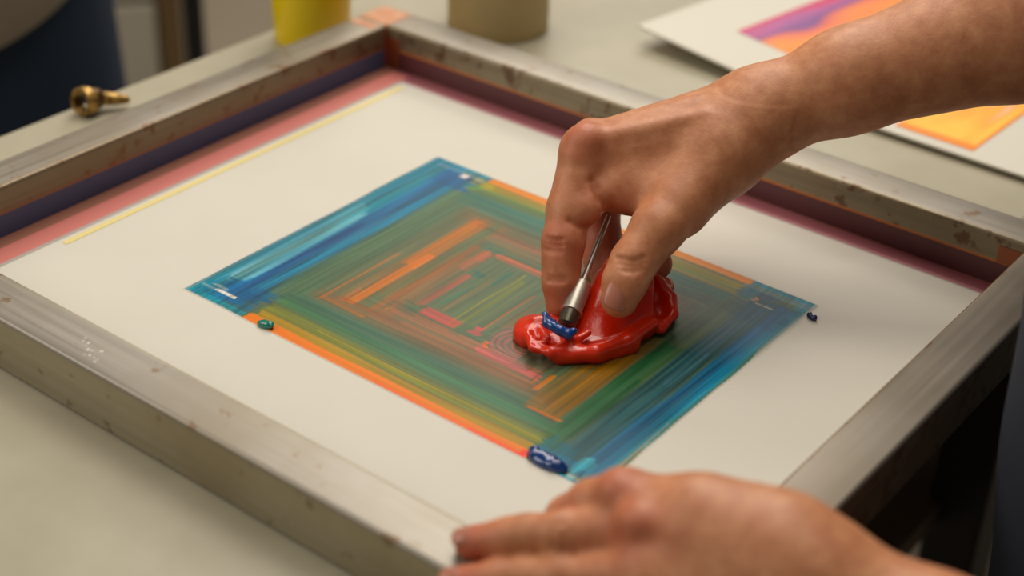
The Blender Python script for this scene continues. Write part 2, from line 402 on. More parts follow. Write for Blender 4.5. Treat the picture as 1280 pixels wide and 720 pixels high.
# orange lower right block
st(.755,.835,.155,.60,(150,108,36),.95,'t',.6,.006,.006); st(.765,.838,.165,.56,(204,128,34),.75,'t',.8,.006,.006)
st(.765,.838,.158,.172,(226,134,40),.85,'s',.3,.004); st(.735,.752,.222,.30,(222,132,52),.95,'t',.4,.004); st(.722,.728,.235,.265,(224,134,50),.9,'t',.3,.003)
st(.70,.80,.56,.80,(138,104,78),.85,'t',.5,.015); st(.79,.84,.50,.86,(86,98,78),.85,'t',.6,.01)
st(.60,.82,.73,.775,(112,106,84),.8,'s',.6,.01); st(.62,.825,.80,.812,(168,150,120),.5,'s',.7,.004)
for q in (.808,.817,.826): st(q,q+.003,.50,.80,(150,150,132),.5,'t',.7,.003)
# right band
st(.835,.885,.05,.60,(22,98,60),.95,'t',.45,.006); st(.84,.89,.58,.86,(70,96,78),.95,'t',.6,.01)
st(.866,.885,.12,.42,(16,84,56),.9,'t',.4,.008); st(.855,.866,.08,.5,(40,120,88),.6,'t',.6,.006)
st(.883,.945,.02,.93,(0,84,104),.97,'t',.4,.006); st(.88,.93,.60,.90,(70,96,110),.9,'t',.6,.012)
st(.90,.935,.44,.62,(92,128,142),.55,'t',.9,.006); st(.938,.985,.03,.93,(0,102,148),.97,'t',.35,.006)
for q in (.892,.906,.92): st(q,q+.004,.3,.88,(120,150,160),.35,'t',.9,.003)
st(.965,.993,.03,.96,(0,140,170),.85,'t',.7,.004); st(.983,1.0,.2,.95,(20,158,176),.7,'t',.9,.003)
st(.985,1.002,.10,.5,(80,180,190),.5,'t',1.0,.004)
# bottom band
st(.17,.853,.02,.062,(190,150,44),.95,'s',.4,.008); st(.17,.856,.055,.105,(146,146,46),.92,'s',.55,.01); st(.17,.862,.095,.15,(84,128,78),.85,'s',.6,.015)
st(.19,.86,.12,.135,(34,112,104),.6,'s',.7,.006); st(.3,.85,.075,.083,(200,168,44),.6,'s',.6,.003)
st(.163,.858,-.006,.034,(238,142,36),1,'s',.15,.005,.002); st(.5,.85,-.008,.016,(238,112,34),.8,'s',.3,.01); st(.72,.85,-.008,.012,(236,84,32),.9,'s',.2,.01)
st(.835,.856,-.01,.03,(235,70,34),.85,'s',.1,.008,.002)
# top band
st(.16,.85,.895,.945,(116,144,62),.95,'s',.55,.01); st(.16,.85,.85,.90,(62,118,106),.9,'s',.5,.012); st(.17,.85,.925,.968,(190,156,42),.95,'s',.5,.01)
st(.5,.855,.905,.922,(212,160,34),.85,'s',.5,.006); st(.165,.853,.965,1.004,(240,154,42),1,'s',.2,.005,.002); st(.55,.84,.935,.95,(120,146,56),.8,'s',.5,.006)
st(.13,.20,.93,.972,(176,160,46),.9,'s',.3,.01); st(.13,.18,.895,.94,(104,150,66),.9,'s',.3,.012)
# left band
st(-.004,.10,.0,1.0,(0,140,172),.97,'t',.45,.004,.004); st(.06,.135,.03,.97,(0,102,148),.97,'t',.35,.01); st(.105,.135,.10,.88,(0,140,170),.9,'t',.5,.008)
st(.128,.152,.12,.88,(66,118,122),.8,'t',.6,.01); st(.018,.032,.02,.97,(84,150,176),.7,'t',.7,.004)
st(.03,.07,.11,.60,(150,196,200),.85,'t',.75,.006,.02); st(.036,.068,.5,.90,(60,172,190),.75,'t',.8,.006,.02); st(.062,.078,.12,.56,(150,190,190),.7,'t',.7,.006,.03)
st(.02,.074,.10,.62,(160,204,208),.55,'t',.7,.006,.03); st(.045,.06,.1,.95,(6,150,170),.5,'t',.8,.004); st(.07,.074,.1,.9,(0,120,160),.6,'t',.5,.003)
st(.009,.014,.03,.96,(120,180,190),.6,'t',.8,.002); st(.092,.108,.46,.66,(60,110,150),.7,'t',.7,.005,.03); st(.078,.10,.12,.55,(0,92,142),.9,'t',.25,.004,.02)
# corners
st(.04,.165,.055,.135,(0,96,140),.93,'s',.3,.012,.02); st(.03,.163,.02,.062,(10,112,156),.9,'s',.5,.006); st(-.004,.163,-.004,.022,(22,150,168),.97,'s',.4,.004,.003)
st(.012,.05,.035,.055,(170,196,196),.7,'s',.5,.006); st(.05,.105,.044,.058,(226,220,210),1,'s',.05,.003,.003); st(.035,.07,.062,.075,(210,214,212),.7,'s',.5,.004)
st(.09,.165,.10,.14,(10,116,146),.7,'t',.5,.012)
st(.055,.16,.86,.955,(0,98,142),.93,'s',.35,.015,.02); st(.02,.165,.955,.972,(150,170,196),.8,'s',.6,.005); st(-.004,.17,.974,1.004,(16,142,172),.95,'s',.4,.004,.002)
st(.10,.124,.938,.966,(226,214,206),1,'s',.05,.006,.003); st(.12,.17,.935,.955,(10,70,120),.9,'s',.3,.006)
st(.85,1.0,.02,.07,(8,118,150),.93,'s',.5,.006,.01); st(.845,.92,.05,.11,(10,108,128),.85,'t',.5,.008,.02); st(.93,.97,.03,.085,(96,186,196),.8,'t',.6,.006,.02)
st(.90,.99,-.004,.018,(40,170,196),.9,'s',.5,.004); st(.93,.965,.005,.024,(214,222,218),.8,'s',.5,.006)
st(.86,.985,.80,.955,(30,78,104),.85,'s',.5,.02,.02); st(.845,1.0,.955,.985,(120,156,176),.85,'s',.6,.005); st(.85,1.004,.975,1.004,(10,138,162),.97,'s',.4,.004,.002)
st(.855,.93,.93,.96,(20,70,120),.8,'s',.5,.006); st(.845,.885,.90,.965,(10,118,136),.9,'s',.3,.01); st(.885,.90,.905,.93,(226,170,130),.95,'s',.3,.003); st(.898,.935,.895,.905,(200,190,170),.9,'s',.3,.003)
# fine bristle marks following the nearest side
ds = np.minimum(ss, 1-ss)*.9; dt = np.minimum(tt, 1-tt)
wv = np.clip((dt-ds)/.02+.5, 0, 1); wv = np.maximum(wv, ((ss > .38) & (ss < .60) & (tt > .35) & (tt < .63))*1.0); wv = np.maximum(wv, ((ss < .165) | (ss > .86))*1.0)
wa = .55*sm2(PN, PM, 2.2, 120)+.45*sm2(PN, PM, 5, 90); wb = .55*sm2(PN, PM, 120, 2.2)+.45*sm2(PN, PM, 90, 5)
fb = wa*wv+wb*(1-wv)
lum = (fb-.5)*2*np.where(((tt < .034) | (tt > .965)) & (ss > .163) & (ss < .852), .25, 1.0)
amp = .30+.25*((ss < .15) | (ss > .88))
col = col*(1+lum[..., None]*np.asarray(amp+0*tt)[..., None]); grey = col.mean(-1, keepdims=True)
col = np.clip(np.where(lum[..., None] > 0, col*(1-.06*lum[..., None])+lin((206,198,176))*.03*lum[..., None], col), 0, 1)
hgt = hgt+fb*.5
# outline of the painted area with brushed, uneven edges
eL = (sm1(PM, 60)-.5)*.003+(sm1(PM, 5)-.5)*.001; eR = (sm1(PM, 40)-.5)*.006; eB = (sm1(PN, 80)-.5)*.003; eT = (sm1(PN, 80)-.5)*.003
inside = np.minimum(np.minimum(ss-eL[None], 1.0+eR[None]-ss), np.minimum(tt-eB[:, None], 1.0+eT[:, None]-tt))
fade = np.clip(inside/.004, 0, 1)
# streaky right edge: bare paper shows between bristle marks
gap = sm2(PN, PM, 2.2, 160); rim = np.clip((ss-.985)/.015, 0, 1)*(tt > .08); fade = fade*(1-rim*(gap < .55)*.8)
rim = np.clip((.012-ss)/.012, 0, 1); fade = fade*(1-rim*(gap < .45)*.6)
mean = col.mean(-1, keepdims=True); col = np.clip(mean+(col-mean)*1.28, 0, 1)**1.10
col = col*fade[..., None]+paper*(1-fade[..., None])
fines = sm2(PN, PM, 2, 2)
hh = .0011+(.00015+.00014*hgt)*fade+.00001*fines*fade
GX, GY = np.meshgrid(gx, gy, indexing='ij')
v = np.stack([GX, GY, hh], -1).reshape(-1, 3)
I = np.arange(PN*PM).reshape(PN, PM); f = np.stack([I[:-1,:-1], I[1:,:-1], I[1:,1:], I[:-1,1:]], -1).reshape(-1, 4)
fi = fade.ravel() > .02; f = f[fi[f].any(1)]
used = np.unique(f); rm = -np.ones(len(v), int); rm[used] = np.arange(len(used)); 
pm = Mat('wet_paint', (80,100,90), .38); pm.color(pm.attr('pigment')); pm.b.inputs['Specular IOR Level'].default_value = .14
pm.bump(pm.noise(pm.coord(), 900, 2), .12, .0002)
o = raw_mesh('painted_rectangle', v[used], rm[f], pm.m, sh, smooth=True); vcol(o, 'pigment', col.reshape(-1, 3)[used]*np.where(fade.reshape(-1,1)[used] > .5, .84, 1.0))
o['label'] = 'concentric teal, green and orange brush strokes'

# thick dabs of paint on the painting
def dab(name, c, rad, dirn, mat, lumps, label, seed=1, h=.0007):
    f_ = Field(c-V3(.02,.02,.002), c+V3(.02,.02,.012), h); rg = np.random.default_rng(seed)
    a = np.asarray(dirn, float); a /= np.linalg.norm(a); b = V3(-a[1], a[0], 0)
    f_.ell(c, (rad[0], rad[1], rad[2]), .001, [a, b, (0,0,1)])
    for i in range(lumps):
        p = c+a*rg.uniform(-.75,.75)*rad[0]+b*rg.uniform(-.5,.5)*rad[1]+V3(0,0,rad[2]*.5)
        q = p+a*rg.uniform(-.4,.4)*rad[0]+b*rg.uniform(-.3,.3)*rad[1]; f_.cone(p, q, rad[2]*.6, rad[2]*.3, .0015)
    v, f = f_.mesh(); k = v[:, 2] < .0012; v[k, 2] = np.maximum(v[k, 2], .0009)
    o = raw_mesh(name, v, f, mat, sh, smooth=True); o['label'] = label; return o
gl = lambda n, c: Mat(n, c, .16, Coat_Weight=.5, Coat_Roughness=.06).m
bx = at(703,373)-at(640,348); bx[2] = 0
dab('paint_dab', at(684,577,.0022), (.0115,.0048,.0034), (1,.02,0), gl('thick_blue_paint', (8,52,116)), 7, 'glossy dark blue dab at the near corner', 3)
dab('paint_dab', at(331,406,.0022), (.0048,.0025,.0022), (1,.15,0), gl('thick_green_paint', (6,120,104)), 5, 'small glossy green dab on the orange edge', 4, .0005)
dab('paint_dab', at(1015,397,.002), (.0032,.0016,.0018), (1,-.2,0), gl('thick_navy_paint', (10,38,88)), 3, 'tiny navy dab at the right corner', 5, .0005)

# ------------------------------------------------------------------ mound of red paint gathered under the hand
red = Mat('thick_red_paint', (218,42,6), .24, Coat_Weight=.35, Coat_Roughness=.07); red.b.inputs['Subsurface Weight'].default_value = .0
red.bump(red.noise(red.coord(), 210, 4), .45, .0012)
f_ = Field((.255,-.26,-.001), (.36,-.10,.075), .0009)
G = lambda px, py, z: at(px, py, z)
def E_(px, py, z, r, k=.004): f_.ell(G(px, py, z), r, k)
# puddle rim, left to right
E_(678,415,.004,(.016,.013,.0065)); E_(712,428,.003,(.013,.014,.0055)); E_(748,420,.004,(.018,.016,.007)); E_(785,402,.005,(.015,.016,.008)); E_(812,385,.006,(.013,.017,.009))
E_(738,400,.003,(.018,.018,.006)); E_(818,365,.007,(.009,.014,.009)); E_(664,420,.004,(.009,.009,.006))
# tent drawn up to the fingers
top = deep(774,338,.834)
f_.cone(G(764,400,.006), top, .0155, .0085, .010); f_.cone(G(790,390,.006), deep(790,338,.838), .014, .007, .010)
f_.cone(G(738,412,.004), deep(756,352,.840), .009, .0055, .008); f_.cone(G(815,378,.008), deep(800,340,.842), .010, .005, .008)
# folds
def ridge(pts, r, k=.003, cut=False):
    for a, b in zip(pts[:-1], pts[1:]): f_.cone(G(*a), G(*b), r, r, k, cut)
ridge([(806,344,.024),(822,352,.020),(838,372,.014),(840,392,.009),(826,410,.006)], .0032, .002)
ridge([(812,352,.022),(822,372,.016),(826,388,.012)], .0040, .002, True)
ridge([(668,402,.010),(690,398,.011),(706,408,.012),(712,425,.011)], .0028, .0025)
ridge([(660,420,.008),(668,433,.008),(690,440,.008),(702,428,.010)], .0028, .0025)
ridge([(672,410,.013),(684,418,.012),(694,424,.012)], .0036, .0025, True)
ridge([(668,424,.012),(676,430,.012)], .0026, .002, True)
ridge([(676,412,.009),(684,424,.010),(678,430,.008)], .0018, .002)
ridge([(699,440,.008),(716,428,.010),(735,416,.013)], .0020, .003)
ridge([(722,436,.012),(752,432,.013),(776,420,.014),(790,404,.016)], .0014, .0025, True)
ridge([(705,443,.006),(745,440,.008),(785,424,.009),(815,404,.010)], .0034, .003)
ridge([(700,446,.004),(745,443,.004),(790,432,.004)], .0042, .004)
v, f = f_.mesh(); v = relax(v, f, 1, .3); v[:, 2] = np.maximum(v[:, 2], .0012)
o = raw_mesh('paint_mound', v, f, red.m, None, smooth=True, origin=G(740,410,.0012))
tag(o, 'glossy folded mound of thick red paint being pinched up by the hand', 'paint')

# ------------------------------------------------------------------ metal spreader held between index finger and thumb
tip = at(707,408,.0145); up = deep(742,318,.841); ax = (up-tip); L = np.linalg.norm(ax); ax /= L
tool = thing('paint_spreader', tip, 'metal paint spreader tipped with blue paint, standing in the red paint', 'tool')
steel = Mat('polished_steel', (190,184,172), .36, .85); steel.bump(steel.noise(steel.coord((1,1,1)), 300, 2), .05, .0003)
wh = Mat('white_handle', (206,200,186), .35)
MB().lathe(tip, ax, [(0,.0032),(.0012,.0047),(.006,.0051),(.0085,.0051)], 36).build('tip', Mat('dark_metal_tip', (96,90,78), .3, .8).m, tool, True)
smooth_angle(tool.children[0], 30)
o = MB().lathe(tip+ax*.0085, ax, [(0,.0052),(.0004,.0059),(.0014,.0059),(.0018,.0053),(.014,.0054),(.0185,.0050),(.0190,.0020)], 36).build('ferrule', steel.m, tool, True); smooth_angle(o, 30)
o = MB().lathe(tip+ax*.0275, ax, [(0,.0018),(.01,.0016),(L-.002,.0014),(L-.001,.0008)], 30).build('handle', steel.m, tool, True); smooth_angle(o, 30)
ff = Field(tip-V3(.02,.02,.012), tip+V3(.02,.02,.02), .0006)
def bp(px, py, dz): return deep(px, py, np.dot(R[2], tip-CAM)-.004+dz)
pts = [(682,395,-.003,.0013),(684,404,-.003,.0026),(692,408,-.005,.0026),(700,413,-.006,.0027),(710,418,-.006,.0028),(717,414,-.005,.002)]
for a, b in zip(pts[:-1], pts[1:]): ff.cone(bp(*a[:3]), bp(*b[:3]), a[3], b[3], .001)
ff.cone(bp(681,393,0), bp(687,398,-.001), .0016, .0013, .001); ff.cone(bp(688,402,-.001), bp(694,401,-.001), .0014, .0008, .001)
v, f = ff.mesh(); o = raw_mesh('blue_paint', v, f, gl('wet_blue_paint', (6,62,132)), tool, smooth=True); o['label'] = 'wet blue paint clinging to the tip'

# ================================================================== people
skin = Mat('skin', (192,130,95), .5)
skin.b.inputs['Subsurface Weight'].default_value = .12; skin.b.inputs['Subsurface Radius'].default_value = (.01,.004,.002); skin.b.inputs['Subsurface Scale'].default_value = .4
mot = skin.noise(skin.coord(), 110, 6, .65)
mott = skin.ramp(mot, [(.3, (178,112,72)), (.5, (194,129,88)), (.72, (210,149,106))])
redn = skin.mix(skin.attr('flush'), mott, (184,88,62))
skin.color(redn)
vor = skin.n.new('ShaderNodeTexVoronoi'); vor.inputs['Scale'].default_value = 900; vor.feature = 'DISTANCE_TO_EDGE'; skin.link(skin.coord(), vor.inputs['Vector'])
ad = skin.n.new('ShaderNodeMath'); ad.operation = 'ADD'; skin.link(vor.outputs[0], ad.inputs[0]); skin.link(skin.noise(skin.coord(), 380, 4), ad.inputs[1])
skin.bump(ad.outputs[0], .22, .0006)
nailm = Mat('fingernail', (176,112,90), .28)

def flush(v, pts):
    w = np.zeros(len(v))
    for p, r, a in pts: w = np.maximum(w, a*np.exp(-((v-p)**2).sum(1)/(2*r*r)))
    return w
def nail(parent, center, along, normal, wdt, lng, name='fingernail'):
    a = np.asarray(along, float); a /= np.linalg.norm(a); nn = np.asarray(normal, float); nn -= a*(nn@a); nn /= np.linalg.norm(nn); b = np.cross(a, nn)
    vs = []; n = 14
    for k in (0, 1):
        for i in range(n+1):
            for j in range(n+1):
                u = i/n*2-1; w = j/n*2-1
                # squarish superellipse outline
                uu = u*math.sqrt(1-.32*w*w); ww = w*math.sqrt(1-.38*u*u)
                z = -.5*wdt*(ww*ww)*.42-.0012*max(uu,0)**2-.0010*max(-uu,0)**3-(.0009 if k else 0)
                vs.append(center+a*uu*lng/2+b*ww*wdt/2+nn*z)
    N = (n+1)**2; fs = []
    for i in range(n):
        for j in range(n):
            q = (i*(n+1)+j, (i+1)*(n+1)+j, (i+1)*(n+1)+j+1, i*(n+1)+j+1); fs += [q, tuple(N+x for x in q[::-1])]
    ring = [i*(n+1) for i in range(n+1)]+[n*(n+1)+j for j in range(1, n+1)]+[i*(n+1)+n for i in range(n-1,-1,-1)]+[j for j in range(n-1, 0, -1)]
    for x, y in zip(ring, ring[1:]+ring[:1]): fs.append((y, x, N+x, N+y))
    o = raw_mesh(name, vs, fs, nailm.m, parent, smooth=True)
    import bmesh
    bm = bmesh.new(); bm.from_mesh(o.data); bmesh.ops.recalc_face_normals(bm, faces=bm.faces); bm.to_mesh(o.data); bm.free(); return o

Q = lambda t: deep(*t[:3])
def hand(field, palm, fingers, k_f=.007, thumb=None):
    for (a, b, ra, rb) in palm: field.cone(Q(a), Q(b), ra, rb, .012)
    base = field.clone(); total = field
    for fg in fingers:
        t = base.blank(); pts = fg
        for a, b in zip(pts[:-1], pts[1:]): t.cone(Q(a), Q(b), a[3], b[3], .0035)
        for extra in fg[0][4] if len(fg[0]) > 4 else []: t.cone(Q(extra[0]), Q(extra[1]), extra[2], extra[3], .004)
        lo = np.min([Q(p) for p in pts], 0)-.03; hi = np.max([Q(p) for p in pts], 0)+.03
        sl, _ = base.win(lo, hi)
        g = base.g[sl]; d = t.g[sl]; k = k_f; h_ = np.clip(.5+.5*(d-g)/k, 0, 1)
        bl = np.where(g > 1, d, np.where(d > 1, g, d*(1-h_)+g*h_-k*h_*(1-h_)))
        tg = total.g[sl]; kk = .0012; h2 = np.clip(.5+.5*(bl-tg)/kk, 0, 1)
        total.g[sl] = np.where(tg > 1, bl, np.where(bl > 1, tg, bl*(1-h2)+tg*h2-kk*h2*(1-h2)))
    return total

# --- right hand, pinching the paint
Rw = (953,143,.850); Rf1 = (1060,101,.842); Rf2 = (1280,30,.832); Relb = (1500,-48,.822)
HF = Field((.262,-.255,.002), (.70,.14,.31), .0011)
palm = [((729,188,.841),(935,154,.846),.0105,.0185), ((743,180,.858),(922,142,.856),.0108,.0175), ((762,184,.874),(925,147,.866),.0100,.0180), ((778,194,.886),(930,156,.868),.0095,.0180),
        ((790,222,.845),(900,190,.848),.0135,.0200), ((905,190,.842),(955,140,.850),.0195,.0230), ((752,238,.842),(825,242,.838),.0095,.0130), ((905,192,.842),(848,256,.832),.0185,.0150), ((800,215,.87),(900,180,.86),.014,.02),
        (Rw, Rf1, .0226, .0262), (Rf1, Rf2, .0262, .0385), (Rf2, Relb, .0385, .044)]
fingers = [
    [(729,188,.841,.0118,[((742,246,.835),(734,260,.832),.0088,.0084),((729,182,.838),(722,196,.836),.0085,.008)]),(712,262,.836,.0118),(704,303,.832,.0110),(702,328,.832,.0098),(701,352,.832,.0095),(701,380,.833,.0080)],
    [(743,182,.858,.0114),(748,240,.868,.0112),(751,292,.872,.0106),(752,326,.862,.0092),(757,346,.853,.0080)],
    [(762,186,.874,.0105),(754,240,.884,.0103),(753,294,.886,.0098),(764,322,.872,.0088),(778,340,.860,.0078)],
    [(778,196,.886,.0096),(752,245,.892,.0094),(746,296,.890,.0090),(782,318,.876,.0082),(818,327,.866,.0086),(820,331,.865,.0084)],
    [(900,196,.842,.0170),(848,258,.828,.0150),(822,286,.820,.0138),(792,328,.816,.0118),(781,352,.814,.0112),(774,374,.813,.0096)],
]
HF = hand(HF, palm, fingers)
fr_pt = lambda px, py, dd: deep(px, py, dd)
# tendons and knuckles on the back of the hand
for a, b, ra in (((738,176,.834),(880,144,.830),.0028), ((748,166,.846),(870,130,.840),.0024)): HF.cone(Q(a), Q(b), ra, ra*.6, .006)
HF.ell(deep(734,172,.835), (.0075,.0075,.0065), .006); HF.ell(deep(737,168,.850), (.008,.008,.008), .006)
def surf(field, px, py, near):
    for k in range(900):
        p = deep(px, py, near+k*.0002); q = np.rint((p-field.lo)/field.h).astype(int)
        if (q >= 0).all() and (q < field.n).all() and field.g[tuple(q)] < 0: return p
    return deep(px, py, near)
def crease(field, pts, near, r, k=.0015):
    sp = [surf(field, x, y, near) for x, y in pts]
    for a, b in zip(sp[:-1], sp[1:]): field.cone(a, b, r, r, k, cut=True)
for d in (0, 7, 14): crease(HF, [(772+d*.3,322+d), (782,325+d), (793,326+d), (805,322+d)], .78, .0010)
for y in (297, 304, 311): crease(HF, [(680,y), (690,y+3), (702,y+3)], .79, .0009)
for y in (346, 351): crease(HF, [(685,y), (694,y+2), (706,y+1)], .79, .0008)
crease(HF, [(741,226), (746,236), (751,248), (757,258)], .79, .0014, .003)
crease(HF, [(712,276), (724,283), (738,284)], .79, .0011, .002)
# nail bed on the thumb
v1, f1 = HF.mesh(); v1 = relax(v1, f1, 1, .4)
fl1 = flush(v1, [(deep(727,170,.83), .012, .55), (deep(700,305,.825), .012, .6), (deep(701,375,.828), .012, .75), (deep(740,252,.83), .012, .35), (deep(776,372,.808), .010, .25), (deep(815,330,.86), .014, .8), (deep(745,300,.865), .03, .7)])
print('right hand', len(v1))

# --- left hand, steadying the frame
LF = Field((.36,-.53,.0), (.72,-.27,.21), .00135)
Lw = (1010,730,.602); Lf = (1170,815,.585); Lelb = (1480,960,.60)
palm = [((782,624,.628),(975,690,.605),.0115,.0200), ((812,664,.617),(980,705,.600),.0125,.0210), ((812,716,.608),(985,735,.597),.0120,.0210), ((822,765,.603),(985,760,.600),.0110,.0200),
        ((880,650,.612),(950,680,.605),.0165,.0190), ((975,700,.606),Lw,.0215,.0245), (Lw, Lf, .0245, .0270), (Lf, Lelb, .0270, .040), ((870,700,.618),(960,730,.606),.018,.02)]
fingers = [
    [(782,624,.628,.0116),(742,632,.636,.0106),(712,650,.648,.0100),(700,668,.664,.0088),(694,676,.676,.0080)],
    [(812,664,.617,.0122),(750,664,.625,.0100),(702,668,.6275,.0092),(660,668,.633,.0080),(636,672,.6355,.0079),(590,679,.6395,.0072)],
    [(812,716,.608,.0118),(750,722,.617,.0096),(700,722,.6215,.0092),(660,722,.626,.0081),(625,724,.628,.0080),(574,730,.6315,.0073)],
    [(822,765,.603,.0110),(762,775,.610,.0090),(712,778,.615,.0086),(670,780,.618,.0078),(620,784,.620,.0070)],
    [(900,690,.640,.0160),(860,680,.652,.0130),(820,676,.662,.0110),(785,672,.670,.0095)],
]
LF = hand(LF, palm, fingers, .006)
LF.ell(deep(772,612,.622), (.007,.007,.006), .006); LF.ell(deep(800,650,.608), (.008,.008,.0065), .006)
for a, b in (((800,652,.606),(940,690,.588)), ((778,616,.620),(930,668,.592))): LF.cone(Q(a), Q(b), .0030, .0018, .006)
for x in (692,702,712): LF.cone(deep(x,650,.6195), deep(x,682,.6195), .0005, .0005, .001, cut=True)
v2, f2 = LF.mesh(); v2 = relax(v2, f2, 2, .4)
fl2 = flush(v2, [(deep(770,600,.618), .010, .6), (deep(745,665,.612), .012, .25), (deep(580,678,.635), .010, .8), (deep(570,728,.63), .010, .8), (deep(712,628,.635), .008, .5), (deep(790,662,.605), .012, .6)])
print('left hand', len(v2))

# --- rest of the person (outside the frame but for the apron): continuous body with head
sR = V3(.69,.13,.50); sL = V3(.71,-.25,.50); eR_ = Q(Relb); eL_ = Q(Lelb)
print('elbows', eR_, eL_)
hc = V3(.666,-.06,.0)
BF = Field((.47,-.42,-ZF-.01), (.98,.32,.93), .006)
BF.cone(hc+V3(0,0,.04), hc+V3(.0,0,.40), .125, .145, .05); BF.cone(hc+V3(.02,-.07,.02), hc+V3(.02,.07,.02), .125, .125, .05)
BF.cone(sL+V3(0,.05,-.02), sR+V3(0,-.05,-.02), .075, .075, .05)
BF.cone(hc+V3(0,0,.48), hc+V3(-.02,0,.60), .058, .055, .03); BF.ell(hc+V3(-.03,0,.73), (.095,.075,.115), .02)
BF.ell(hc+V3(-.125,0,.715), (.018,.012,.022), .01); BF.ell(hc+V3(-.10,0,.66), (.02,.025,.015), .01)
for s_ in (-1,1): BF.ell(hc+V3(-.02,s_*.076,.72), (.018,.010,.03), .006)
for s_ in (-1,1):
    BF.cone(hc+V3(.02,s_*.09,-.02), hc+V3(.03,s_*.10,-.36), .088, .058, .03); BF.cone(hc+V3(.03,s_*.10,-.36), hc+V3(.05,s_*.10,-.70), .056, .040, .02)
    BF.cone(hc+V3(.05,s_*.10,-.735), hc+V3(-.10,s_*.11,-.748), .042, .032, .02)
for s_, e_ in ((sR, eR_), (sL, eL_)): BF.cone(s_, e_, .052, .044, .03)
v3, f3 = BF.mesh(); v3 = relax(v3, f3, 2, .5)
n1, n2 = len(v1), len(v2)
vv = np.concatenate([v1, v2, v3]); fv = np.concatenate([f1, f2+n1, f3+n1+n2])
body_at = V3(hc[0], hc[1], -ZF)
pr = thing('person', body_at, 'person in navy apron at right, one hand pinching red paint', 'person')
o = raw_mesh('body', vv, fv, skin.m, pr, smooth=True)
fa = np.concatenate([fl1, fl2, np.zeros(len(v3))]); vcol(o, 'flush', np.repeat(fa[:, None], 3, 1))
tdir = deep(774,378,.813)-deep(790,332,.816)
o = nail(pr, deep(774,368,.813-.0106), tdir, -R[2]+R[0]*.10,   .0134, .0165); o['label'] = 'thumbnail of the right hand'
for (a, b, dn) in (((590,679,.6395),(636,672,.6355),.0072), ((574,730,.6315),(625,724,.628),.0073)):
    p, q = Q(a), Q(b); t = (p-q)/np.linalg.norm(p-q); upn = V3(0,0,1)-R[2]*.3; upn -= t*(upn@t); upn /= np.linalg.norm(upn)
    nail(pr, p+t*.0015+upn*(dn+.0002), t, upn, .0095, .0105)
# clothes
def cloth(name, mat, parent, fn, lo, hi, h=.006, label=None):
    g = Field(lo, hi, h); fn(g); v, f = g.mesh(); v = relax(v, f, 2, .5)
    o = raw_mesh(name, v, f, mat, parent, smooth=True)
    if label: o['label'] = label
    return o
def fabric(name, c):
    m = Mat(name, c, .85); m.color(m.mix(m.noise(m.coord(), 12, 5), tuple(int(x*.85) for x in c), c)); m.bump(m.noise(m.coord(), 900, 2), .3, .0006); return m.m
apm = fabric('navy_apron_cloth', (40,47,62)); tsm = fabric('charcoal_shirt_cloth', (58,58,62)); trm = fabric('dark_trousers', (26,28,36))
def shirt(g):
    g.cone(hc+V3(0,0,.04), hc+V3(0,0,.40), .132, .152, .05); g.cone(hc+V3(.02,-.07,.02), hc+V3(.02,.07,.02), .132, .132, .05)
    g.cone(sL+V3(0,.05,-.02), sR+V3(0,-.05,-.02), .083, .083, .05)
    for s_, e_ in ((sR, eR_), (sL, eL_)): g.cone(s_, s_+(e_-s_)*.55, .062, .058, .03)
cloth('shirt', tsm, pr, shirt, (.48,-.45,-.16), (1.0,.35,.62))
def trousers(g):
    for s_ in (-1,1):
        g.cone(hc+V3(.02,s_*.08,-.02), hc+V3(.03,s_*.10,-.36), .10, .072, .03); g.cone(hc+V3(.03,s_*.10,-.36), hc+V3(.05,s_*.10,-.68), .070, .060, .02)
cloth('trousers', trm, pr, trousers, (.5,-.35,-ZF+.02), (1.0,.25,.12))
def apron(g):
    g.cone(hc+V3(-.022,-.05,.16), hc+V3(-.022,.05,.30), .140, .140, .04); g.cone(hc+V3(-.010,-.055,.03), hc+V3(-.010,.055,.03), .140, .140, .05)
    g.cone(hc+V3(.0,-.06,-.10), hc+V3(.0,.06,-.10), .136, .136, .05); g.cone(hc+V3(.03,-.07,-.36), hc+V3(.03,.07,-.36), .135, .135, .05)
    sl, (X, Y, Z) = g.win(g.lo, g.lo+g.h*g.n); g.smax(sl, (hc[0]+.03-X).astype(np.float32)+0*Y+0*Z, .01) if False else None
cloth('apron', apm, pr, apron, (.48,-.32,-.52), (.78,.22,.46), label='navy apron')
hair = Mat('dark_hair', (44,32,26), .6); hair.bump(hair.noise(hair.coord((1,1,.2)), 300, 3), .5, .002)
def hf(g):
    g.ell(hc+V3(-.005,0,.765), (.098,.085,.098), .01); g.ell(hc+V3(.03,0,.71), (.075,.082,.09), .02)
cloth('hair', hair.m, pr, hf, (.58,-.2,.55), (.9,.1,.9), .005)

# --- person standing behind the table at the left
pc = deep(-158,60,1.42); pc[2] = 0
pb = thing('person', (pc[0], pc[1], -ZF), 'person in dark navy trousers and a pale shirt standing beyond the table, upper left', 'person')
fw = CAM-pc; fw[2] = 0; fw /= np.linalg.norm(fw); sd = V3(-fw[1], fw[0], 0)
B2 = Field(pc-V3(.36,.36,ZF+.01), pc+V3(.36,.36,1.0), .008)
B2.cone(pc+V3(0,0,.10), pc+V3(0,0,.48), .12, .14, .05); B2.cone(pc-sd*.07+V3(0,0,.07), pc+sd*.07+V3(0,0,.07), .115, .115, .05); B2.cone(pc-sd*.15+V3(0,0,.55), pc+sd*.15+V3(0,0,.55), .065, .065, .05)
B2.cone(pc+V3(0,0,.58), pc+V3(0,0,.70), .056, .054, .03); B2.ell(pc+fw*.02+V3(0,0,.80), (.085,.085,.112), .02); B2.ell(pc+fw*.11+V3(0,0,.79), (.018,.018,.024), .01)
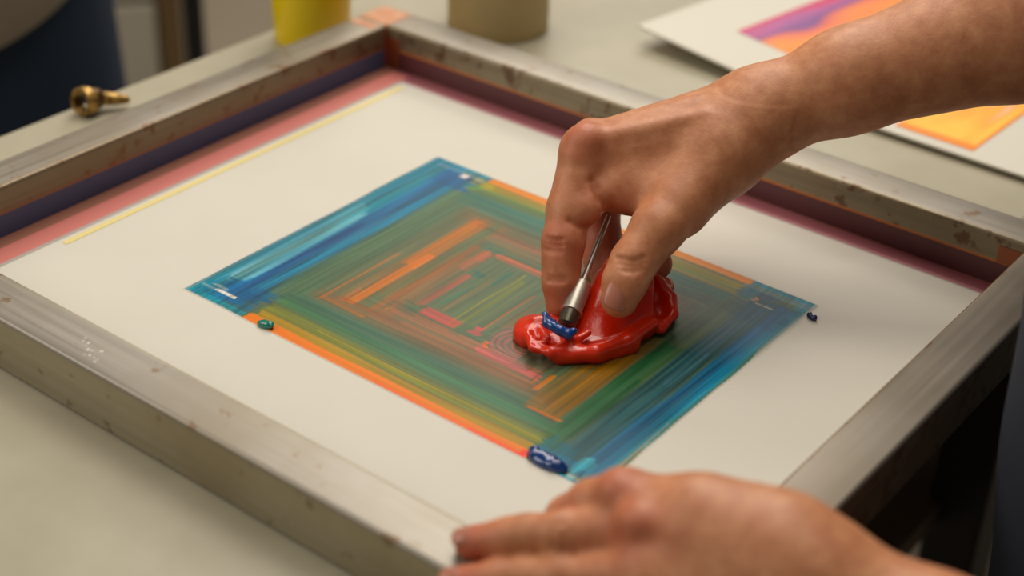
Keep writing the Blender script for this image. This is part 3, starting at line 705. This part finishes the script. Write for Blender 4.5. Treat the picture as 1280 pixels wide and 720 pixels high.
for s_ in (-1,1):
    B2.ell(pc+sd*s_*.083+V3(0,0,.79), (.014,.014,.028), .006)
    B2.cone(pc+sd*s_*.09+V3(0,0,.04), pc+sd*s_*.10+V3(0,0,-.36), .085, .055, .03); B2.cone(pc+sd*s_*.10+V3(0,0,-.36), pc+sd*s_*.10+V3(0,0,-.70), .054, .038, .02)
    B2.cone(pc+sd*s_*.10+V3(0,0,-.735), pc+sd*s_*.11+fw*.14+V3(0,0,-.748), .040, .030, .02)
    B2.cone(pc+sd*s_*.18+V3(0,0,.55), pc+sd*s_*.24+V3(0,0,.28), .048, .038, .03); B2.cone(pc+sd*s_*.24+V3(0,0,.28), pc+sd*s_*.15-fw*.14+V3(0,0,.10), .037, .026, .02); B2.cone(pc+sd*s_*.15-fw*.14+V3(0,0,.10), pc+sd*s_*.07-fw*.17+V3(0,0,.06), .028, .016, .02)
v, f = B2.mesh(); v = relax(v, f, 2, .5); o = raw_mesh('body', v, f, skin.m, pb, smooth=True); vcol(o, 'flush', np.zeros((len(v), 3)))
lo, hi = pc-V3(.36,.36,ZF-.02), pc+V3(.36,.36,.7)
def tr2(g):
    g.cone(pc-sd*.08+V3(0,0,.04), pc+sd*.08+V3(0,0,.04), .128, .128, .05)
    for s_ in (-1,1):
        g.cone(pc+sd*s_*.10+V3(0,0,.02), pc+sd*s_*.125+V3(0,0,-.36), .108, .100, .04); g.cone(pc+sd*s_*.125+V3(0,0,-.36), pc+sd*s_*.12+V3(0,0,-.66), .098, .07, .03)
cloth('trousers', fabric('navy_trousers', (38,56,78)), pb, tr2, lo, hi, .008)
HEM = .045
def sh2(g):
    g.cone(pc+V3(0,0,.10), pc+V3(0,0,.48), .14, .15, .05); g.cone(pc-sd*.12+V3(0,0,-.014), pc+sd*.064+V3(0,0,.012), .152, .150, .05); g.cone(pc-sd*.15+V3(0,0,.55), pc+sd*.15+V3(0,0,.55), .075, .075, .05)
    for s_ in (-1,1): g.cone(pc+sd*s_*.18+V3(0,0,.55), pc+sd*s_*.235+V3(0,0,.32), .06, .052, .03)
cloth('shirt', fabric('pale_shirt_cloth', (218,208,194)), pb, sh2, lo, hi, .008)
def h2(g): g.ell(pc-fw*.012+V3(0,0,.835), (.095,.095,.095), .01)
cloth('hair', hair.m, pb, h2, lo, pc+V3(.3,.3,1.0), .006)

# ================================================================== things around the frame
# yellow tub
yc = V3(-.0795,.006,TZ)
yel = Mat('yellow_plastic', (255,224,10), .38)
t = thing('yellow_tub', yc, 'bright yellow plastic tub standing on the table beyond the frame', 'tub')
prof = [(0,.0268),(.001,.0276),(.10,.0318),(.116,.0322),(.1165,.0335),(.120,.0335),(.120,.0315),(.10,.0302),(.006,.0262),(.005,.001)]
smooth_angle(MB().lathe(yc, (0,0,1), prof, 64).build('tub_body', yel.m, t, True), 40)
smooth_angle(MB().lathe(yc+V3(0,0,.1205), (0,0,1), [(0,.0338),(.004,.0338),(.005,.032),(.0052,.001)], 64).build('lid', yel.m, t, True), 40)
# beige container
jc = (at(557,33)+at(688,33))/2; jc = at(622.5,31.5,TZ)
tan = Mat('kraft_card', (190,170,122), .6); tan.color(tan.mix(tan.noise(tan.coord(), 60, 4), (186,166,118), (198,178,130)))
t = thing('beige_container', jc, 'round beige cardboard container on the table behind the frame', 'container')
jr = .0382
smooth_angle(MB().lathe(jc, (0,0,1), [(0,jr-.001),(.0012,jr),(.085,jr),(.086,jr-.0005),(.086,jr-.003),(.004,jr-.003),(.004,.001)], 72).build('container_body', tan.m, t, True), 40)
smooth_angle(MB().lathe(jc+V3(0,0,.0862), (0,0,1), [(0,jr+.0012),(.012,jr+.0012),(.013,jr),(.0132,.001)], 72).build('lid', Mat('beige_lid', (196,184,150), .5).m, t, True), 40)

# brass fitting
bc = at(112,142,TZ); bc[2] = TZ
br = Mat('aged_brass', (176,138,70), .42, .75); br.color(br.mix(br.ramp(br.noise(br.coord(), 220, 4), [(.4,0.0),(.6,1.0)]), (184,146,78), (104,78,40)))
t = thing('brass_fitting', bc, 'small brass ring fitting with a tapering stem on the table left of the frame', 'fitting')
ring = bc+V3(0,0,.0098); ra = V3(.22,-.97,.12)
smooth_angle(MB().lathe(ring, ra, [(0,.0055),(0,.0085),(.001,.0097),(.006,.0097),(.0075,.0088),(.0075,.0058),(.001,.0050),(0,.0055)], 48, caps=False).build('ring', br.m, t, True), 40)
dk = Mat('dark_brass', (92,68,40), .4, .8)
smooth_angle(MB().lathe(ring+V3(-.0,.001,0), V3(.25,.96,-.06), [(0,.0076),(.006,.0072),(.009,.005)], 32).build('collar', dk.m, t, True), 40)
smooth_angle(MB().lathe(ring+V3(.001,.008,-.001), V3(.62,.78,-.14), [(0,.0050),(.010,.0042),(.018,.0028),(.020,.0016)], 32).build('stem', br.m, t, True), 40)

# printed sheets at the back right
card = Mat('cream_card', (212,207,192), .6)
def art(name, stops, sc, seed, rot):
    m = Mat(name, (240,150,60), .5)
    n1 = m.noise(m.coord((sc*.5, sc*2.0, 1), (0,0,rot)), 1, 3); m.color(m.ramp(n1, stops)); return m.m
art1 = Mat('magenta_orange_print', (240,150,60), .5)
def sheet(c0, e1, e2, w, d, lift, name, label, arts, z0):
    """c0 front-left corner, e1 along the front edge, e2 away; lift(u, v) raises it"""
    e1 = e1/np.linalg.norm(e1); e2 = e2-e1*(e2@e1); e2 /= np.linalg.norm(e2)
    t = thing(name, c0+e1*w/2+e2*d/2, label, 'print', 'printed sheets behind the frame')
    n = 24; vs = []
    P = lambda u, v_, dz=0: c0+e1*u*w+e2*v_*d+V3(0,0,z0+lift(u, v_)+dz)
    for k in (0,1):
        for i in range(n+1):
            for j in range(n+1): vs.append(P(i/n, j/n, -.0016*k))
    N = (n+1)**2; fs = []
    for i in range(n):
        for j in range(n):
            q = (i*(n+1)+j, (i+1)*(n+1)+j, (i+1)*(n+1)+j+1, i*(n+1)+j+1); fs += [q, tuple(N+x for x in q[::-1])]
    ring = [i*(n+1) for i in range(n+1)]+[n*(n+1)+j for j in range(1, n+1)]+[i*(n+1)+n for i in range(n-1,-1,-1)]+[j for j in range(n-1, 0, -1)]
    for x, y in zip(ring, ring[1:]+ring[:1]): fs.append((y, x, N+x, N+y))
    raw_mesh('card', vs, fs, card.m, t, smooth=False)
    for (u0, v0, u1, v1), cf in arts:
        m_ = 60; vs = []; cs = []
        for i in range(m_+1):
            for j in range(m_+1):
                a, b = i/m_, j/m_; vs.append(P(u0+(u1-u0)*a, v0+(v1-v0)*b, .0004)); cs.append(cf(a, b))
        I = np.arange((m_+1)**2).reshape(m_+1, m_+1); f = np.stack([I[:-1,:-1], I[1:,:-1], I[1:,1:], I[:-1,1:]], -1).reshape(-1, 4)
        am = Mat('printed_ink', (200,100,60), .5); am.color(am.attr('ink'))
        o = raw_mesh('printed_picture', np.array(vs), f, am.m, t, smooth=True); vcol(o, 'ink', np.array(cs))
def blend(stops, x):
    x = min(max(x, 0), 1)
    for (a, ca), (b, cb) in zip(stops[:-1], stops[1:]):
        if x <= b: k = (x-a)/(b-a+1e-9); return lin(ca)*(1-k)+lin(cb)*k
    return lin(stops[-1][1])
n1_ = sm2(61, 61, 8, 26); n2_ = sm2(61, 61, 7, 9)
def c1(a, b):
    k = n1_[int(a*60), int(b*60)]
    if a < .05: return lin((206,60,100))
    return blend([(0,(206,64,104)),(.12,(176,92,150)),(.24,(120,74,140)),(.36,(226,110,90)),(.62,(244,150,60)),(.8,(244,120,52)),(1,(250,190,110))], a*1.7+(k-.5)*.4)
def c2(a, b):
    k = n2_[int(a*60), int(b*60)]
    if b < .05 or a > .95: return lin((246,140,40))
    return blend([(0,(250,196,70)),(.35,(248,170,56)),(.6,(246,190,150)),(.75,(240,110,70)),(1,(236,92,56))], b*.9+(k-.5)*.6)
A0 = at(797,34,.012); A1 = at(934,88,.012); A2 = at(850,0,.012)
A0[2] = A1[2] = A2[2] = 0
B0_ = at(1060,146,.004); B1_ = at(1280,219,.004); B0_[2] = B1_[2] = 0
e1 = B1_-B0_; e1n = e1/np.linalg.norm(e1); e2n = V3(-e1n[1], e1n[0], 0)
def uv(c0, ea, w, d, px, py, z):
    ea = ea/np.linalg.norm(ea); eb = V3(-ea[1], ea[0], 0); p = at(px, py, z)-c0; return p@ea/w, p@eb/d
eA = A1-A0; nA = V3(-eA[1], eA[0], 0)
u0, v0 = uv(A0, eA, .19, .30, 921, 41, .010)
sheet(A0, eA, nA, .19, .30, lambda u, v: .010*(1-u)+.003, 'printed_sheet', 'cream sheet with magenta and orange print, left of the two behind the arm', [((u0, v0, .93, .88), c1)], TZ+.0022)
u1, v1_ = uv(B0_, e1, .30, .26, 1217, 185, .006)
sheet(B0_, e1, e2n, .30, .26, lambda u, v: .003*(1-v), 'printed_sheet', 'cream sheet with yellow-orange print, showing below the forearm at right', [((.10, v1_, u1, .84), c2)], TZ+.0022)

# ------------------------------------------------------------------ furniture far behind
cab = Mat('cabinet_laminate', (186,178,160), .5); wood = Mat('brown_wood', (112,88,54), .5); wood.color(wood.mix(wood.noise(wood.coord((12,12,1)), 4, 5), (104,82,50), (122,96,62)))
g = deep(170,60,2.25); g[2] = -ZF
e = R[0].copy(); e[2] = 0; e /= np.linalg.norm(e); bk = V3(-e[1], e[0], 0); bk = g-CAM; bk[2] = 0; bk /= np.linalg.norm(bk); e = V3(bk[1], -bk[0], 0)
def obox(mb, o_, x0, x1, y0, y1, z0, z1):
    k = len(mb.v); P_ = lambda x, y, z: o_+e*x+bk*y+V3(0,0,z)
    v = [P_(x0,y0,z0),P_(x1,y0,z0),P_(x1,y1,z0),P_(x0,y1,z0),P_(x0,y0,z1),P_(x1,y0,z1),P_(x1,y1,z1),P_(x0,y1,z1)]
    mb.add(v, [(3,2,1,0),(4,5,6,7),(0,1,5,4),(1,2,6,5),(2,3,7,6),(3,0,4,7)]); return mb
t = thing('storage_cabinet', g, 'blurred pale cabinet with a brown wooden side post, far behind the table', 'cabinet')
obox(MB(), g, -.5, .035, 0, .45, .06, .80).build('body', cab.m, t, bev=.004)
obox(MB(), g, -.49, .03, -.018, -.001, .42, .78).build('door', cab.m, t, bev=.003); obox(MB(), g, -.49, .03, -.018, -.001, .08, .41).build('door', cab.m, t, bev=.003)
obox(MB(), g, -.5, .035, .02, .44, 0, .06).build('plinth', blk.m, t)
obox(MB(), g, .0355, .066, -.02, .45, 0, .80).build('side_post', wood.m, t, bev=.003)
g2 = deep(243,40,2.05); g2[2] = -ZF
t = thing('pole_stand', g2, 'black steel pole standing on the floor beside the pale cabinet', 'pole')
smooth_angle(MB().lathe(g2, (0,0,1), [(0,.14),(.012,.14),(.02,.13),(.022,.02)], 48).build('base', blk.m, t, True), 40)
smooth_angle(MB().lathe(g2+V3(0,0,.022), (0,0,1), [(0,.0135),(1.3,.0135),(1.305,.012)], 28).build('pole', blk.m, t, True), 40)
# ================================================================== light
def area(name, loc, aim, size, power, colr, sy=None):
    l = bpy.data.lights.new(name, 'AREA'); l.energy = power; l.color = colr; l.size = size
    if sy: l.shape = 'RECTANGLE'; l.size_y = sy
    o = bpy.data.objects.new(name, l); C.objects.link(o); o.location = loc
    import mathutils
    d = mathutils.Vector(aim)-mathutils.Vector(loc); o.rotation_euler = d.to_track_quat('-Z', 'Y').to_euler(); return o
area('ceiling_or_fill_lamp', (-.16,.44,1.5), (.2,-.1,0), 1.0, 22, (1,.94,.85), .9)
area('ceiling_or_fill_lamp', (-.75,-1.15,1.0), (.1,.0,0), .9, 12, (1,.93,.82), .9)  # added fill from the front left, brightens tub, container and upright faces
area('ceiling_or_fill_lamp', (.45,-.35,2.0), (.3,-.1,0), 1.0, 8, (1,.94,.85), 1.0)  # added overhead fill, evens out the light across the sheet
area('ceiling_or_fill_lamp', (-1.2,2.0,1.8), (-1.0,1.6,-.7), 1.2, 40, (1,.93,.83), 1.0)  # added fill at the back, lifts the far floor and furniture
w = bpy.data.worlds.new('World'); bpy.context.scene.world = w; w.use_nodes = True
w.node_tree.nodes['Background'].inputs[0].default_value = (1,.93,.84,1); w.node_tree.nodes['Background'].inputs[1].default_value = .17

# ================================================================== camera
import mathutils
cd = bpy.data.cameras.new('camera'); cd.sensor_width = 36; cd.lens = F/1280*36; cd.clip_start = .02; cd.clip_end = 30
cd.dof.use_dof = True; cd.dof.focus_distance = .832; cd.dof.aperture_fstop = 4.2
co = bpy.data.objects.new('camera', cd); C.objects.link(co); bpy.context.scene.camera = co
m4 = mathutils.Matrix(((R[0][0],-R[1][0],-R[2][0],CAM[0]), (R[0][1],-R[1][1],-R[2][1],CAM[1]), (R[0][2],-R[1][2],-R[2][2],CAM[2]), (0,0,0,1)))
co.matrix_world = m4
for o in bpy.data.objects:
    if o.parent is None: o.location.z += ZF
    if '_w' in o: del o['_w']
vs = bpy.context.scene.view_settings
vs.view_transform = 'Standard'; vs.look = 'None'; vs.gamma = 1; vs.exposure = -.30; vs.use_curve_mapping = False
